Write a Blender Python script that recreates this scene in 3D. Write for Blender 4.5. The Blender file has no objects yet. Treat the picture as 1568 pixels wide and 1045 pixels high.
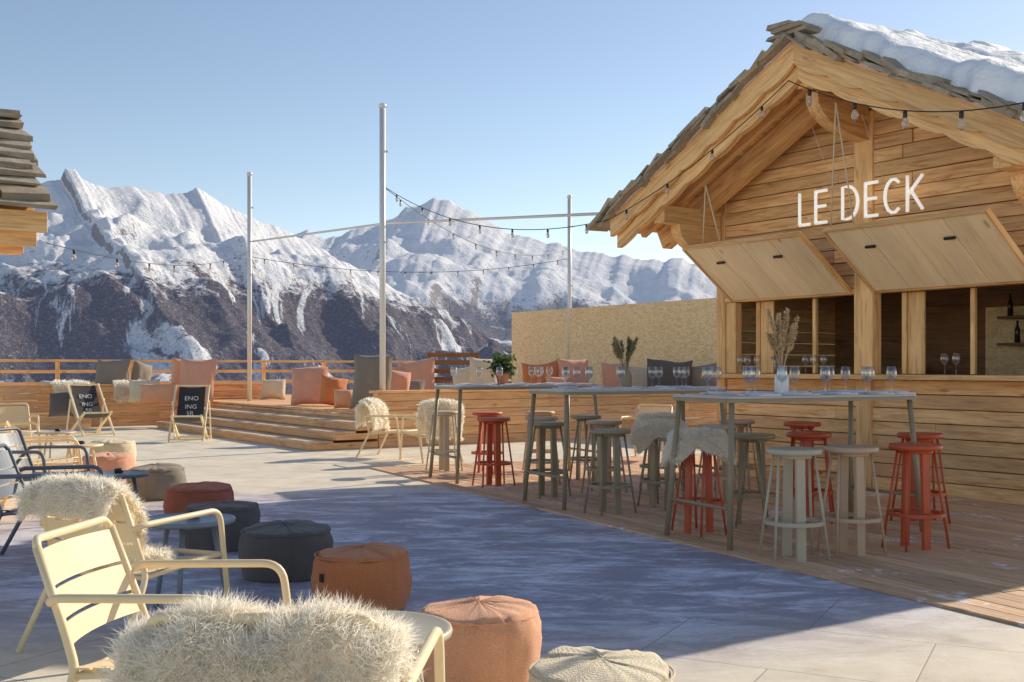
import bpy, math, random
import numpy as np
from mathutils import Vector, Matrix, noise
random.seed(7); rng=np.random.default_rng(7)
R=random.uniform
sc=bpy.context.scene
col=sc.collection

# ------------------------------------------------------------ materials
def newmat(name):
    m=bpy.data.materials.new(name); m.use_nodes=True
    nt=m.node_tree; b=nt.nodes['Principled BSDF']
    return m,nt,b
def nd(nt,t,**kw):
    n=nt.nodes.new(t)
    for k,v in kw.items():
        if k in n.inputs: n.inputs[k].default_value=v
        else: setattr(n,k,v)
    return n
def ramp(nt,fac,stops,interp='LINEAR'):
    r=nt.nodes.new('ShaderNodeValToRGB'); r.color_ramp.interpolation=interp
    els=r.color_ramp.elements
    while len(els)<len(stops): els.new(0.5)
    for e,(p,c) in zip(els,stops):
        e.position=p; e.color=(c[0],c[1],c[2],1) if not isinstance(c,(int,float)) else (c,c,c,1)
    nt.links.new(fac,r.inputs[0]); return r
def mixc(nt,fac,a,b,bt='MIX'):
    m=nt.nodes.new('ShaderNodeMix'); m.data_type='RGBA'; m.blend_type=bt
    for sock,v in ((m.inputs[0],fac),(m.inputs[6],a),(m.inputs[7],b)):
        if hasattr(v,'is_linked') or hasattr(v,'links'): nt.links.new(v,sock)
        elif isinstance(v,(int,float)): sock.default_value=v
        else: sock.default_value=(v[0],v[1],v[2],1)
    return m.outputs[2]
def math_(nt,op,a,b=None,clamp=False):
    m=nt.nodes.new('ShaderNodeMath'); m.operation=op; m.use_clamp=clamp
    for i,v in enumerate((a,b)):
        if v is None: continue
        if isinstance(v,(int,float)): m.inputs[i].default_value=v
        else: nt.links.new(v,m.inputs[i])
    return m.outputs[0]
def vmath(nt,op,a,b):
    m=nt.nodes.new('ShaderNodeVectorMath'); m.operation=op
    for i,v in enumerate((a,b)):
        if isinstance(v,tuple): m.inputs[i].default_value=v
        else: nt.links.new(v,m.inputs[i])
    return m.outputs[0]
def noise_(nt,vec,scale,detail=4,rough=.55,dist=0):
    n=nt.nodes.new('ShaderNodeTexNoise'); n.inputs['Scale'].default_value=scale
    n.inputs['Detail'].default_value=detail; n.inputs['Roughness'].default_value=rough
    n.inputs['Distortion'].default_value=dist
    if vec is not None: nt.links.new(vec,n.inputs['Vector'])
    return n.outputs['Fac']
def bump(nt,b,h,strength,dist):
    n=nt.nodes.new('ShaderNodeBump'); n.inputs['Strength'].default_value=strength
    n.inputs['Distance'].default_value=dist
    nt.links.new(h,n.inputs['Height']); nt.links.new(n.outputs[0],b.inputs['Normal'])

def wood(name,dark,light,rough=.65,var=.2,frost=0.0,grey=0.0,knot=.55):
    m,nt,b=newmat(name)
    at=nd(nt,'ShaderNodeAttribute',attribute_name='grain')
    geo=nd(nt,'ShaderNodeNewGeometry')
    rnd=geo.outputs['Random Per Island']
    off=vmath(nt,'MULTIPLY',at.outputs['Vector'],(1.1,13,13))
    r60=math_(nt,'MULTIPLY',rnd,60.)
    v=vmath(nt,'ADD',off,r60)
    n1=noise_(nt,v,1.6,5,.6,1.2)
    n2=noise_(nt,vmath(nt,'ADD',vmath(nt,'MULTIPLY',at.outputs['Vector'],(.6,2,2)),r60),1.3,3)
    c=ramp(nt,n1,[(.30,dark),(.47,tuple(a*.4+b_*.6 for a,b_ in zip(dark,light))),(.66,light)]).outputs[0]
    vo=nd(nt,'ShaderNodeTexVoronoi'); vo.inputs['Scale'].default_value=1.
    nt.links.new(vmath(nt,'ADD',vmath(nt,'MULTIPLY',at.outputs['Vector'],(1.6,4.5,4.5)),r60),vo.inputs['Vector'])
    k=ramp(nt,vo.outputs['Distance'],[(.06,1.),(.12,0.)]).outputs[0]
    c=mixc(nt,math_(nt,'MULTIPLY',k,knot),c,tuple(x*.35 for x in dark))
    val=math_(nt,'ADD',math_(nt,'MULTIPLY',rnd,var*2),1.04-var)
    val=math_(nt,'MULTIPLY',val,math_(nt,'ADD',math_(nt,'MULTIPLY',n2,.6),.72))
    hs=nd(nt,'ShaderNodeHueSaturation'); nt.links.new(c,hs.inputs['Color']); nt.links.new(val,hs.inputs['Value'])
    c=hs.outputs[0]
    if grey>0:
        g=ramp(nt,n2,[(.48,0.),(.7,grey)]).outputs[0]
        c=mixc(nt,g,c,(.40,.25,.13))
    if frost>0:
        pn=noise_(nt,geo.outputs['Position'],1.3,6,.7,.4)
        pn2=noise_(nt,geo.outputs['Position'],13,4,.7)
        f=ramp(nt,math_(nt,'ADD',math_(nt,'MULTIPLY',pn,.6),math_(nt,'MULTIPLY',pn2,.4)),[(.565,0.),(.61,frost)]).outputs[0]
        c=mixc(nt,f,c,(.88,.86,.86))
    nt.links.new(c,b.inputs['Base Color']); b.inputs['Roughness'].default_value=rough
    bump(nt,b,n1,.4,.012)
    return m
W_HUT=wood('larch_wood',(.50,.24,.08),(.93,.60,.28),grey=.6,var=.26)
W_BEAM=wood('larch_beam',(.56,.28,.095),(.94,.61,.27),var=.14)
W_PALE=wood('pine_panel',(.86,.63,.34),(.97,.81,.53),var=.07,knot=.6)
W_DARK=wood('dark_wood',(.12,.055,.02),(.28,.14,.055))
W_PLAT=wood('platform_wood',(.56,.26,.10),(.90,.53,.25),var=.15)
W_DECK=wood('deck_board_wood',(.44,.25,.14),(.74,.47,.27),var=.18,frost=.85)
W_STEP=wood('step_wood',(.50,.31,.18),(.76,.53,.34),var=.12,frost=.65)

def paint(name,c,rough=.42,metal=0,n=.10):
    m,nt,b=newmat(name)
    tc=nd(nt,'ShaderNodeNewGeometry')
    f=noise_(nt,tc.outputs['Position'],9,5,.65)
    cc=mixc(nt,math_(nt,'MULTIPLY',f,n*3),c,tuple(x*.6 for x in c))
    nt.links.new(cc,b.inputs['Base Color']); b.inputs['Metallic'].default_value=metal
    rr=math_(nt,'ADD',math_(nt,'MULTIPLY',f,.25),rough-.12); nt.links.new(rr,b.inputs['Roughness'])
    return m
M_CREAM=paint('cream_metal',(.93,.74,.45))
M_GREEN=paint('greygreen_metal',(.34,.28,.18))
M_TOP=paint('table_top',(.56,.52,.46))
M_PALE=paint('pale_green_metal',(.56,.49,.36))
M_BEIGE=paint('beige_metal',(.58,.42,.28))
M_RED=paint('red_metal',(.58,.10,.035))
M_BLUE=paint('blue_grey_metal',(.13,.155,.19))
M_TEAL=paint('slate_metal',(.22,.27,.33))
M_BLACK=paint('black_plastic',(.02,.02,.02))
M_POLE=paint('galvanised_pole',(.78,.77,.74),.35,.15)
M_LINEN=paint('napkin_cloth',(.80,.78,.86),.9)
M_CERAM=paint('white_ceramic',(.88,.86,.82),.25)
M_TERRA=paint('terracotta',(.60,.25,.14),.8)
M_ROPE=paint('rope',(.80,.65,.43),.9)
M_WHITE=paint('white_paint',(.93,.92,.89),.4)
M_SIGN,_nt,_b=newmat('sign_letters')
_b.inputs['Base Color'].default_value=(.9,.88,.84,1); _b.inputs['Emission Color'].default_value=(1,.97,.90,1); _b.inputs['Emission Strength'].default_value=.5  # white sign letters with a weak emission added

def fabric(name,c,sc_=140,str_=.6):
    m,nt,b=newmat(name)
    tc=nd(nt,'ShaderNodeTexCoord')
    w1=nd(nt,'ShaderNodeTexWave'); w1.inputs['Scale'].default_value=sc_; w1.bands_direction='Z'
    w2=nd(nt,'ShaderNodeTexVoronoi'); w2.inputs['Scale'].default_value=sc_*1.2
    nt.links.new(tc.outputs['Object'],w1.inputs['Vector']); nt.links.new(tc.outputs['Object'],w2.inputs['Vector'])
    h=math_(nt,'ADD',math_(nt,'MULTIPLY',w1.outputs['Fac'],.4),w2.outputs['Distance'])
    big=noise_(nt,tc.outputs['Object'],5,4)
    c1=mixc(nt,h,tuple(x*.66 for x in c),tuple(min(1,x*1.2) for x in c))
    c2=mixc(nt,ramp(nt,big,[(.35,0.),(.7,.25)]).outputs[0],c1,tuple(x*.65 for x in c))
    nt.links.new(c2,b.inputs['Base Color']); b.inputs['Roughness'].default_value=.92
    b.inputs['Sheen Weight'].default_value=.2
    bump(nt,b,math_(nt,'ADD',h,math_(nt,'MULTIPLY',big,3.)),str_,.004)
    return m
F_ORANGE=fabric('burnt_orange_fabric',(.66,.22,.075))
F_PINK=fabric('salmon_fabric',(.90,.42,.23))
F_DARK=fabric('charcoal_fabric',(.13,.11,.10))
F_GREY=fabric('taupe_fabric',(.28,.235,.18))
F_BRICK=fabric('brick_red_fabric',(.46,.13,.07))
F_BEIGE=fabric('beige_fabric',(.80,.67,.46))
F_ROSE=fabric('rose_fabric',(.80,.40,.26))
F_SLING=fabric('black_canvas',(.05,.045,.042),200)

def furmat(name,c1,c2,tw=.5):
    m,nt,b=newmat(name)
    g=nd(nt,'ShaderNodeNewGeometry')
    c=mixc(nt,g.outputs['Random Per Island'],c1,c2)
    nt.links.new(c,b.inputs['Base Color']); b.inputs['Roughness'].default_value=.7
    tr=nd(nt,'ShaderNodeBsdfTranslucent'); nt.links.new(c,tr.inputs['Color'])
    mx=nd(nt,'ShaderNodeMixShader'); mx.inputs[0].default_value=tw
    nt.links.new(b.outputs[0],mx.inputs[1]); nt.links.new(tr.outputs[0],mx.inputs[2])
    nt.links.new(mx.outputs[0],nt.nodes['Material Output'].inputs['Surface'])
    return m
FUR=furmat('sheepskin_fur',(1.,.97,.90),(1.,.94,.82))
FUR2=furmat('sheepskin_fur_tan',(.95,.86,.70),(.99,.95,.86))
PAMP=furmat('dried_grass',(.88,.74,.48),(.66,.47,.26))
LEAF=furmat('green_leaf',(.06,.11,.03),(.10,.16,.06))
SAGE=furmat('sage_leaf',(.36,.34,.20),(.55,.46,.28))

def glassmat():
    m,nt,b=newmat('clear_glass'); nt.nodes.remove(b)
    t=nd(nt,'ShaderNodeBsdfTransparent'); t.inputs[0].default_value=(.97,.98,.98,1)
    g=nd(nt,'ShaderNodeBsdfGlossy'); g.inputs['Roughness'].default_value=.05
    lw=nd(nt,'ShaderNodeLayerWeight'); lw.inputs[0].default_value=.35
    f=math_(nt,'ADD',math_(nt,'MULTIPLY',lw.outputs['Facing'],.55),.06,True)
    mx=nd(nt,'ShaderNodeMixShader'); nt.links.new(f,mx.inputs[0]); nt.links.new(t.outputs[0],mx.inputs[1]); nt.links.new(g.outputs[0],mx.inputs[2])
    nt.links.new(mx.outputs[0],nt.nodes['Material Output'].inputs['Surface']); return m
GLASS=glassmat()

def slate():
    m,nt,b=newmat('stone_slab'); g=nd(nt,'ShaderNodeNewGeometry')
    n=noise_(nt,g.outputs['Position'],6,8,.7,.5)
    n3=noise_(nt,g.outputs['Position'],1.7,3)
    c=ramp(nt,n,[(.3,(.19,.16,.13)),(.52,(.42,.36,.27)),(.72,(.62,.54,.40))]).outputs[0]
    c=mixc(nt,math_(nt,'MULTIPLY',g.outputs['Random Per Island'],.8),c,(.33,.28,.21))
    c=mixc(nt,ramp(nt,n3,[(.5,0.),(.7,.5)]).outputs[0],c,(.46,.31,.16))
    nt.links.new(c,b.inputs['Base Color']); b.inputs['Roughness'].default_value=.85
    bump(nt,b,n,.8,.03); return m
SLATE=slate()
def snowm():
    m,nt,b=newmat('snow'); g=nd(nt,'ShaderNodeNewGeometry')
    n=noise_(nt,g.outputs['Position'],9,6,.6)
    n2=noise_(nt,g.outputs['Position'],2,4,.6)
    c=mixc(nt,n,(.90,.90,.92),(.96,.95,.94)); nt.links.new(c,b.inputs['Base Color'])
    b.inputs['Roughness'].default_value=.75
    bump(nt,b,math_(nt,'ADD',n,math_(nt,'MULTIPLY',n2,3)),.6,.04); return m
SNOW=snowm()
def osb():
    m,nt,b=newmat('osb_board'); tc=nd(nt,'ShaderNodeTexCoord')
    v=nd(nt,'ShaderNodeTexVoronoi'); v.inputs['Scale'].default_value=1
    nt.links.new(vmath(nt,'MULTIPLY',tc.outputs['Object'],(18,18,34)),v.inputs['Vector'])
    n=noise_(nt,tc.outputs['Object'],60,4)
    sep=nd(nt,'ShaderNodeSeparateColor'); nt.links.new(v.outputs['Color'],sep.inputs[0])
    f=math_(nt,'ADD',math_(nt,'MULTIPLY',sep.outputs[0],.5),math_(nt,'MULTIPLY',n,.5))
    c=ramp(nt,f,[(.2,(.72,.49,.23)),(.5,(.87,.64,.34)),(.8,(.94,.75,.45))]).outputs[0]
    nt.links.new(c,b.inputs['Base Color']); b.inputs['Roughness'].default_value=.7; return m
OSB=osb()
def stonefloor():
    m,nt,b=newmat('terrace_tiles'); g=nd(nt,'ShaderNodeNewGeometry')
    mp=nd(nt,'ShaderNodeMapping'); mp.inputs['Rotation'].default_value=(0,0,math.radians(27))
    nt.links.new(g.outputs['Position'],mp.inputs['Vector'])
    br=nd(nt,'ShaderNodeTexBrick'); br.inputs['Scale'].default_value=1.
    br.inputs['Brick Width'].default_value=1.2; br.inputs['Row Height'].default_value=.8
    br.inputs['Mortar Size'].default_value=.005; br.inputs['Mortar Smooth'].default_value=.3
    br.inputs['Color1'].default_value=(.0,.0,.0,1); br.inputs['Color2'].default_value=(1,1,1,1); br.inputs['Mortar'].default_value=(.5,.5,.5,1)
    nt.links.new(mp.outputs[0],br.inputs['Vector'])
    n=noise_(nt,g.outputs['Position'],2.5,8,.65,.3)
    base=ramp(nt,n,[(.3,(.70,.60,.45)),(.7,(.88,.78,.61))]).outputs[0]
    base=mixc(nt,math_(nt,'MULTIPLY',br.outputs['Color'],.16),base,(.48,.41,.33))
    mp2=nd(nt,'ShaderNodeMapping'); mp2.inputs['Rotation'].default_value=(0,0,math.radians(-20)); mp2.inputs['Scale'].default_value=(.75,1.7,1)
    nt.links.new(g.outputs['Position'],mp2.inputs['Vector'])
    fn=noise_(nt,mp2.outputs[0],1.9,10,.80,.5)
    fn2=noise_(nt,g.outputs['Position'],.33,3,.5)
    f=math_(nt,'ADD',math_(nt,'MULTIPLY',fn,.85),math_(nt,'MULTIPLY',fn2,.15))
    fr=ramp(nt,f,[(.47,0.),(.52,.40),(.58,.95)]).outputs[0]
    # blue-violet shadow tone painted into the frosted paving in front of the bar
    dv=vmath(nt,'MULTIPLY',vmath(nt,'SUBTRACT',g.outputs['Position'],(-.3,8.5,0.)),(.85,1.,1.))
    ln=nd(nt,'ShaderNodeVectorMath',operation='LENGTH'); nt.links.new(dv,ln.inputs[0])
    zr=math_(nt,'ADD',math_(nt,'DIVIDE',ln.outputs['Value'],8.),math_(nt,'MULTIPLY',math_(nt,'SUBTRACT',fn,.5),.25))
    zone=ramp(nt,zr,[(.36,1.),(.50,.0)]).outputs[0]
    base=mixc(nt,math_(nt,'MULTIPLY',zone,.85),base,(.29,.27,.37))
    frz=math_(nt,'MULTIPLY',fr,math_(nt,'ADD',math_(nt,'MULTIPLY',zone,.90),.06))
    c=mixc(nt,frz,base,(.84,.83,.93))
    dirt=noise_(nt,g.outputs['Position'],7,6,.75)
    c=mixc(nt,ramp(nt,dirt,[(.60,0.),(.70,.35)]).outputs[0],c,(.38,.32,.26))
    c=mixc(nt,math_(nt,'MULTIPLY',br.outputs['Fac'],.6),c,(.24,.21,.20))
    nt.links.new(c,b.inputs['Base Color'])
    rr=ramp(nt,n,[(.35,.45),(.6,.8)]).outputs[0]; nt.links.new(rr,b.inputs['Roughness'])
    bump(nt,b,math_(nt,'ADD',math_(nt,'MULTIPLY',f,1.),math_(nt,'MULTIPLY',br.outputs['Fac'],-.3)),.35,.02)
    return m
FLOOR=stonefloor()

# ------------------------------------------------------------ mesh builder
class MB:
    def __init__(s): s.V=[];s.F=[];s.M=[];s.G=[];s.S=[]
    def add(s,verts,faces,mi=0,grain=None,smooth=False):
        o=len(s.V); s.V+= [tuple(v) for v in verts]
        s.G+= [tuple(v) for v in (grain if grain is not None else verts)]
        s.F+= [tuple(i+o for i in f) for f in faces]; s.M+= [mi]*len(faces); s.S+= [smooth]*len(faces)
    def box(s,c,X,Y,Z,mi=0,jit=0):
        c=Vector(c);X=Vector(X);Y=Vector(Y);Z=Vector(Z)
        ax=sorted([(X.length,0),(Y.length,1),(Z.length,2)],reverse=True)
        order=[a[1] for a in ax]; L=[X.length,Y.length,Z.length]
        vs=[];gs=[]
        o=(R(0,9),R(0,9),R(0,9))
        for i in (-1,1):
            for j in (-1,1):
                for k in (-1,1):
                    p=c+X*i+Y*j+Z*k
                    if jit: p+=Vector((R(-jit,jit),R(-jit,jit),R(-jit,jit)*.5))
                    vs.append(p); q=(i*L[0],j*L[1],k*L[2]); gs.append((q[order[0]]+o[0],q[order[1]]+o[1],q[order[2]]+o[2]))
        fs=[(0,1,3,2),(4,6,7,5),(0,4,5,1),(2,3,7,6),(0,2,6,4),(1,5,7,3)]
        if X.cross(Y).dot(Z)<0: fs=[f[::-1] for f in fs]
        s.add(vs,fs,mi,gs)
    def abox(s,x0,x1,y0,y1,z0,z1,mi=0,jit=0):
        s.box(((x0+x1)/2,(y0+y1)/2,(z0+z1)/2),((x1-x0)/2,0,0),(0,(y1-y0)/2,0),(0,0,(z1-z0)/2),mi,jit)
    def beam(s,p0,p1,w,h,up=(0,0,1),mi=0):
        p0=Vector(p0);p1=Vector(p1);X=(p1-p0)/2;sd=X.cross(Vector(up)).normalized();u=sd.cross(X).normalized()
        s.box((p0+p1)/2,X,sd*w/2,u*h/2,mi)
    def tube(s,pts,r,n=8,mi=0,closed=False):
        pts=[Vector(p) for p in pts]; N=len(pts)
        rr=r if isinstance(r,(list,tuple)) else [r]*N
        vs=[];gs=[];prev=None;L=0
        for i,p in enumerate(pts):
            a=pts[(i-1)%N] if (closed or i>0) else p; b=pts[(i+1)%N] if (closed or i<N-1) else p
            t=(b-a).normalized()
            if prev is None:
                q=Vector((0,0,1)) if abs(t.z)<.9 else Vector((1,0,0)); x=t.cross(q).normalized()
            else:
                x=(prev-t*prev.dot(t)).normalized()
            prev=x; y=t.cross(x)
            if i: L+=(p-pts[i-1]).length
            for k in range(n):
                an=2*math.pi*k/n; vs.append(p+(x*math.cos(an)+y*math.sin(an))*rr[i]); gs.append((L,math.cos(an)*rr[i],math.sin(an)*rr[i]))
        fs=[]
        for i in range(N if closed else N-1):
            j=(i+1)%N
            for k in range(n):
                l=(k+1)%n; fs.append((i*n+k,i*n+l,j*n+l,j*n+k))
        if not closed: fs+=[tuple(range(n))[::-1],tuple((N-1)*n+k for k in range(n))]
        s.add(vs,fs,mi,gs,True)
    def lathe(s,prof,c=(0,0,0),n=24,mi=0,fn=None):
        vs=[];fs=[];m=len(prof)
        for (r,z) in prof:
            for k in range(n):
                a=2*math.pi*k/n; p=Vector((r*math.cos(a),r*math.sin(a),z))
                if fn: p=fn(p,a)
                vs.append(p+Vector(c))
        for i in range(m-1):
            for k in range(n):
                l=(k+1)%n; fs.append((i*n+k,i*n+l,(i+1)*n+l,(i+1)*n+k))
        fs.append(tuple(range(n))[::-1]); fs.append(tuple((m-1)*n+k for k in range(n)))
        s.add(vs,fs,mi,None,True)
    def mesh(s,name,mats):
        me=bpy.data.meshes.new(name); me.from_pydata(s.V,[],s.F)
        for m in mats: me.materials.append(m)
        me.polygons.foreach_set('material_index',s.M); me.polygons.foreach_set('use_smooth',s.S)
        at=me.attributes.new('grain','FLOAT_VECTOR','POINT'); at.data.foreach_set('vector',np.array(s.G,dtype=np.float32).ravel())
        me.update(); return me
    def obj(s,name,mats,parent=None,bevel=0,loc=None,rz=0):
        me=s.mesh(name,mats); o=bpy.data.objects.new(name,me); col.objects.link(o)
        if parent: o.parent=parent
        if loc is not None: o.location=loc; o.rotation_euler=(0,0,rz)
        if bevel:
            b=o.modifiers.new('b','BEVEL'); b.width=bevel; b.segments=2; b.limit_method='ANGLE'
        return o
def place(name,me,loc,rz=0,parent=None):
    o=bpy.data.objects.new(name,me); col.objects.link(o); o.location=loc; o.rotation_euler=(0,0,rz)
    if parent: o.parent=parent
    return o
def empty(name,loc=(0,0,0),rz=0):
    o=bpy.data.objects.new(name,None); col.objects.link(o); o.location=loc; o.rotation_euler=(0,0,rz); o.empty_display_size=.2; return o
def fillet(pts,r,seg=4):
    pts=[Vector(p) for p in pts]; out=[pts[0]]
    for i in range(1,len(pts)-1):
        p=pts[i]; a=(pts[i-1]-p); b=(pts[i+1]-p); rr=min(r,a.length*.45,b.length*.45)
        a=p+a.normalized()*rr; b=p+b.normalized()*rr
        for k in range(seg+1):
            t=k/seg; out.append(a*(1-t)**2+p*2*t*(1-t)+b*t*t)
    out.append(pts[-1]); return out

GR=math.radians(-55.7)   # village building grid

# ------------------------------------------------------------ ground, terrace
mb=MB()
nr,na=60,72
vs=[];fs=[]
for i in range(nr):
    r=34*(1.125**i)
    for k in range(na):
        a=2*math.pi*k/na; z=-.6-.45*max(0,r-36)
        z=max(z,-950)+noise.noise(Vector((r*math.cos(a),r*math.sin(a),0))/300)*min(40,r*.01)
        vs.append((r*math.cos(a),r*math.sin(a)+8,z))
vs.append((0,8,-.6)); c0=len(vs)-1
for i in range(nr-1):
    for k in range(na):
        l=(k+1)%na; fs.append((i*na+k,(i+1)*na+k,(i+1)*na+l,i*na+l))
for k in range(na): fs.append((c0,k,(k+1)%na))
mb.add(vs,fs,0,None,True); mb.obj('ground',[SNOW])

O=(-3.16,17.4,0)
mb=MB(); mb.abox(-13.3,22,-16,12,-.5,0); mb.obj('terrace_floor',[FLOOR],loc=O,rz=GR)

d=Vector((.45,-.893,0)); nn=Vector((.893,.45,0)); L0=Vector((.5,9.7,0))
mb=MB()
for i in range(60):
    off=L0+nn*(i*.145+.07)
    lo=-5.2
    while lo<8.8:
        ln=min(R(2.2,4.2),8.8-lo)
        if ln<.4: break
        a=off+d*(lo+.003); b=off+d*(lo+ln-.003)
        z=.014+R(-.0015,.0015)
        mb.beam((a.x,a.y,z-.005),(b.x,b.y,z-.005),.136,.016)
        lo+=ln
mb.obj('wooden_deck',[W_DECK],bevel=.003)

# ------------------------------------------------------------ raised platform (local: x along u, y along w)
P=empty('raised_seating_platform',O,GR)
mb=MB()
def planks_wall_x(mb,x,y0,y1,z0,z1,th=.04,ph=.15,mi=0):
    z=z0
    while z<z1-.01:
        h=min(ph,z1-z); y=y0
        while y<y1-.05:
            l=min(R(2.5,4.),y1-y); mb.abox(x-th,x,y+.002,y+l-.002,z+.003,z+h-.003,mi); y+=l
        z+=h
def planks_wall_y(mb,y,x0,x1,z0,z1,th=.04,ph=.15,mi=0):
    z=z0
    while z<z1-.01:
        h=min(ph,z1-z); x=x0
        while x<x1-.05:
            l=min(R(2.5,4.),x1-x); mb.abox(x+.002,x+l-.002,y,y+th,z+.003,z+h-.003,mi); x+=l
        z+=h
planks_wall_x(mb,0,1.2,14,0,.88)
mb.abox(-.24,.03,1.14,14,.882,.925)
planks_wall_y(mb,1.2,-.2,-.045,0,.88)
planks_wall_x(mb,-.16,1.26,14,.5,.88)
planks_wall_x(mb,-9.25,-9,3.4,0,.88)
mb.abox(-9.5,-9.22,-9,3.43,.882,.925)
planks_wall_x(mb,-8.75,-9,-1.2,0,.30)
for y in np.arange(-9,-1.2,2.6): mb.abox(-9.245,-8.73,y,y+2.595,.302,.335)
x=-13
while x<-.2:
    mb.abox(x,x+.136,1.25,13.9,.51,.55); x+=.14
x=-13
while x<-9.6:
    mb.abox(x,x+.136,-9,1.22,.51,.55); x+=.14
planks_wall_y(mb,1.2,-9.2,-.25,.0,.505)
mb.obj('platform_boards',[W_PLAT],P,bevel=.004)
mb=MB()
for k in range(3):
    y0=k*.40; z=.14*(k+1)
    for q in range(2):
        for x0,x1 in ((-8,-5.4),(-5.395,-2.6),(-2.595,.02)):
            mb.abox(x0,x1-.005,y0-.02+q*.205,y0-.02+q*.205+.2,z-.035,z,0)
mb.obj('step_treads',[W_STEP],P,bevel=.004)
mb=MB()
for k in range(3):
    y0=k*.40; z=.14*(k+1)
    mb.abox(-8,0,y0,y0+.03,z-.14+.004,z-.037)
    mb.abox(-.03,0,y0+.032,1.19,z-.14+.004,z-.037); mb.abox(-8,-7.97,y0+.032,1.19,z-.14+.004,z-.037)
mb.obj('step_risers',[W_PLAT],P,bevel=.003)

Rl=empty('terrace_railing',O,GR)
mb=MB()
mb.abox(-13.1,-12.95,-10,14,1.44,1.50); mb.abox(-13.05,-13.0,-10,14,1.16,1.24); mb.abox(-13.05,-13.0,-10,14,.86,.94)
for y in np.arange(-10,14,1.8): mb.abox(-13.14,-13.06,y,y+.09,.2,1.44)
mb.obj('rails',[W_BEAM],Rl,bevel=.004)

mb=MB()
x=-8.7
while x<2.5:
    mb.abox(x,x+1.245,9.75,9.78,.55,2.79,0); x+=1.25
mb.obj('osb_hoarding_wall',[OSB],loc=O,rz=GR)

def pole(x,y,z0,h,r=.05):
    mb=MB(); mb.tube([(x,y,z0),(x,y,h)],r,14); mb.lathe([(r*1.25,0),(r*1.25,.05),(r*.5,.07)],(x,y,h-.02),14)
    mb.lathe([(r*2.2,0),(r*2.2,.015)],(x,y,z0),14)
    for z in (h-.75,h*.6): mb.tube([(x+r*.5,y-.02,z),(x+r*2,y-.02,z)],.02,6)
    mb.obj('metal_pole',[M_POLE])
pole(-2.14,18.35,.55,5.62); pole(-5.91,25,.0,5.65,.05); pole(1.45,28,.55,5.6,.05)
mb=MB(); mb.tube([(-5.91+.05,24.95,4.13),(-2.1,18.6,3.72),(1.22,13.78,3.22)],.020,8); mb.obj('suspension_bar',[M_POLE])

# ------------------------------------------------------------ main hut
H=empty('wooden_bar_hut',(3.80,11.95,0),GR)
SL=.505
mb=MB()
zrow=.147
def row(z0,z1,x0,x1,mi=0):
    x=x0
    while x<x1-.02:
        l=R(1.6,3.2); 
        if x1-(x+l)<.7: l=x1-x
        l=min(l,x1-x); mb.abox(x+.002,x+l-.002,R(-.016,.008),.1,z0+.004,z1-.004,mi); x+=l
for i in range(8): row(i*zrow,(i+1)*zrow,-2.065,2.065)
z=2.16
while z<4.38:
    z1=min(z+zrow,4.40); wb=min(2.2,(4.42-z)/SL); wt=min(2.2,(4.42-z1)/SL)
    cuts=[-wb,R(-.7,.7) if wb>1.2 else None,wb]
    cuts=[c for c in cuts if c is not None]
    for a,b in zip(cuts[:-1],cuts[1:]):
        at=a if a!=-wb else -wt; bt=b if b!=wb else wt
        y=R(-.016,.008); g=.004
        v=[(a+.002,y,z+g),(b-.002,y,z+g),(bt-.002,y,z1-g),(at+.002,y,z1-g),(a+.002,.1,z+g),(b-.002,.1,z+g),(bt-.002,.1,z1-g),(at+.002,.1,z1-g)]
        o=R(0,20); mb.add(v,[(0,1,2,3),(7,6,5,4),(0,4,5,1),(1,5,6,2),(2,6,7,3),(3,7,4,0)],0,[(p[0]+o,p[2],p[1]) for p in v])
    z=z1
for sx in (-1,1):
    for i in range(22):
        z0=i*zrow
        if z0+zrow>3.38: break
        x0,x1=(-2.2,-2.1) if sx<0 else (2.1,2.2)
        mb.abox(x0,x1,.135,2.2,z0+.003,z0+zrow-.003); mb.abox(x0,x1,2.204,4.38,z0+.003,z0+zrow-.003)
for i in range(28):
    z0=i*zrow; w=min(2.09,(4.3-z0-zrow)/SL)
    if w>0.1: mb.abox(-w,w,4.4,4.5,z0+.003,z0+zrow-.003)
mb.obj('plank_walls',[W_HUT],H,bevel=.006)
mb=MB()
for x0,x1,z1 in ((-2.215,-2.07,3.35),(2.07,2.215,3.35)): mb.abox(x0,x1,-.02,.13,0,z1)
mb.abox(-.12,.12,-.035,.12,1.235,4.05)
mb.abox(-.10,.10,-.030,.12,0,1.178)
mb.abox(-2.06,-.125,-.03,.12,2.10,2.16); mb.abox(.125,2.06,-.03,.12,2.10,2.16)
mb.abox(-2.06,-1.9,-.01,.1,1.235,2.098); mb.abox(1.9,2.06,-.01,.1,1.235,2.098)
for a,b in ((-1.72,-1.66),(.35,.41),(-.85,-.8),(1.15,1.2)): mb.abox(a,b,.15,.2,1.235,2.1)
mb.abox(-1.65,-1.45,.16,.19,1.235,2.1); mb.abox(.42,.62,.16,.19,1.235,2.1)
mb.abox(-2.06,-.125,-.035,-.018,0,.12); mb.abox(.125,2.06,-.035,-.018,0,.12)
for sx in (-1,1):
    mb.beam((0,-.30,4.36),(sx*2.86,-.30,4.36-SL*2.86),.16,.24)
    mb.beam((0,-.66,4.42),(sx*2.86,-.66,4.42-SL*2.86),.08,.10)
for x in (-2.2,0,2.2):
    zt=4.50-SL*abs(x)-(.16 if x else .12)
    mb.abox(x-.09,x+.09,-.98,-.045,zt-.20,zt)
mb.obj('posts_and_beams',[W_BEAM],H,bevel=.008)
mb=MB()
mb.abox(-2.26,2.26,-.24,.14,1.18,1.232)
mb.obj('bar_counter',[W_BEAM],H,bevel=.006)
mb=MB()
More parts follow.
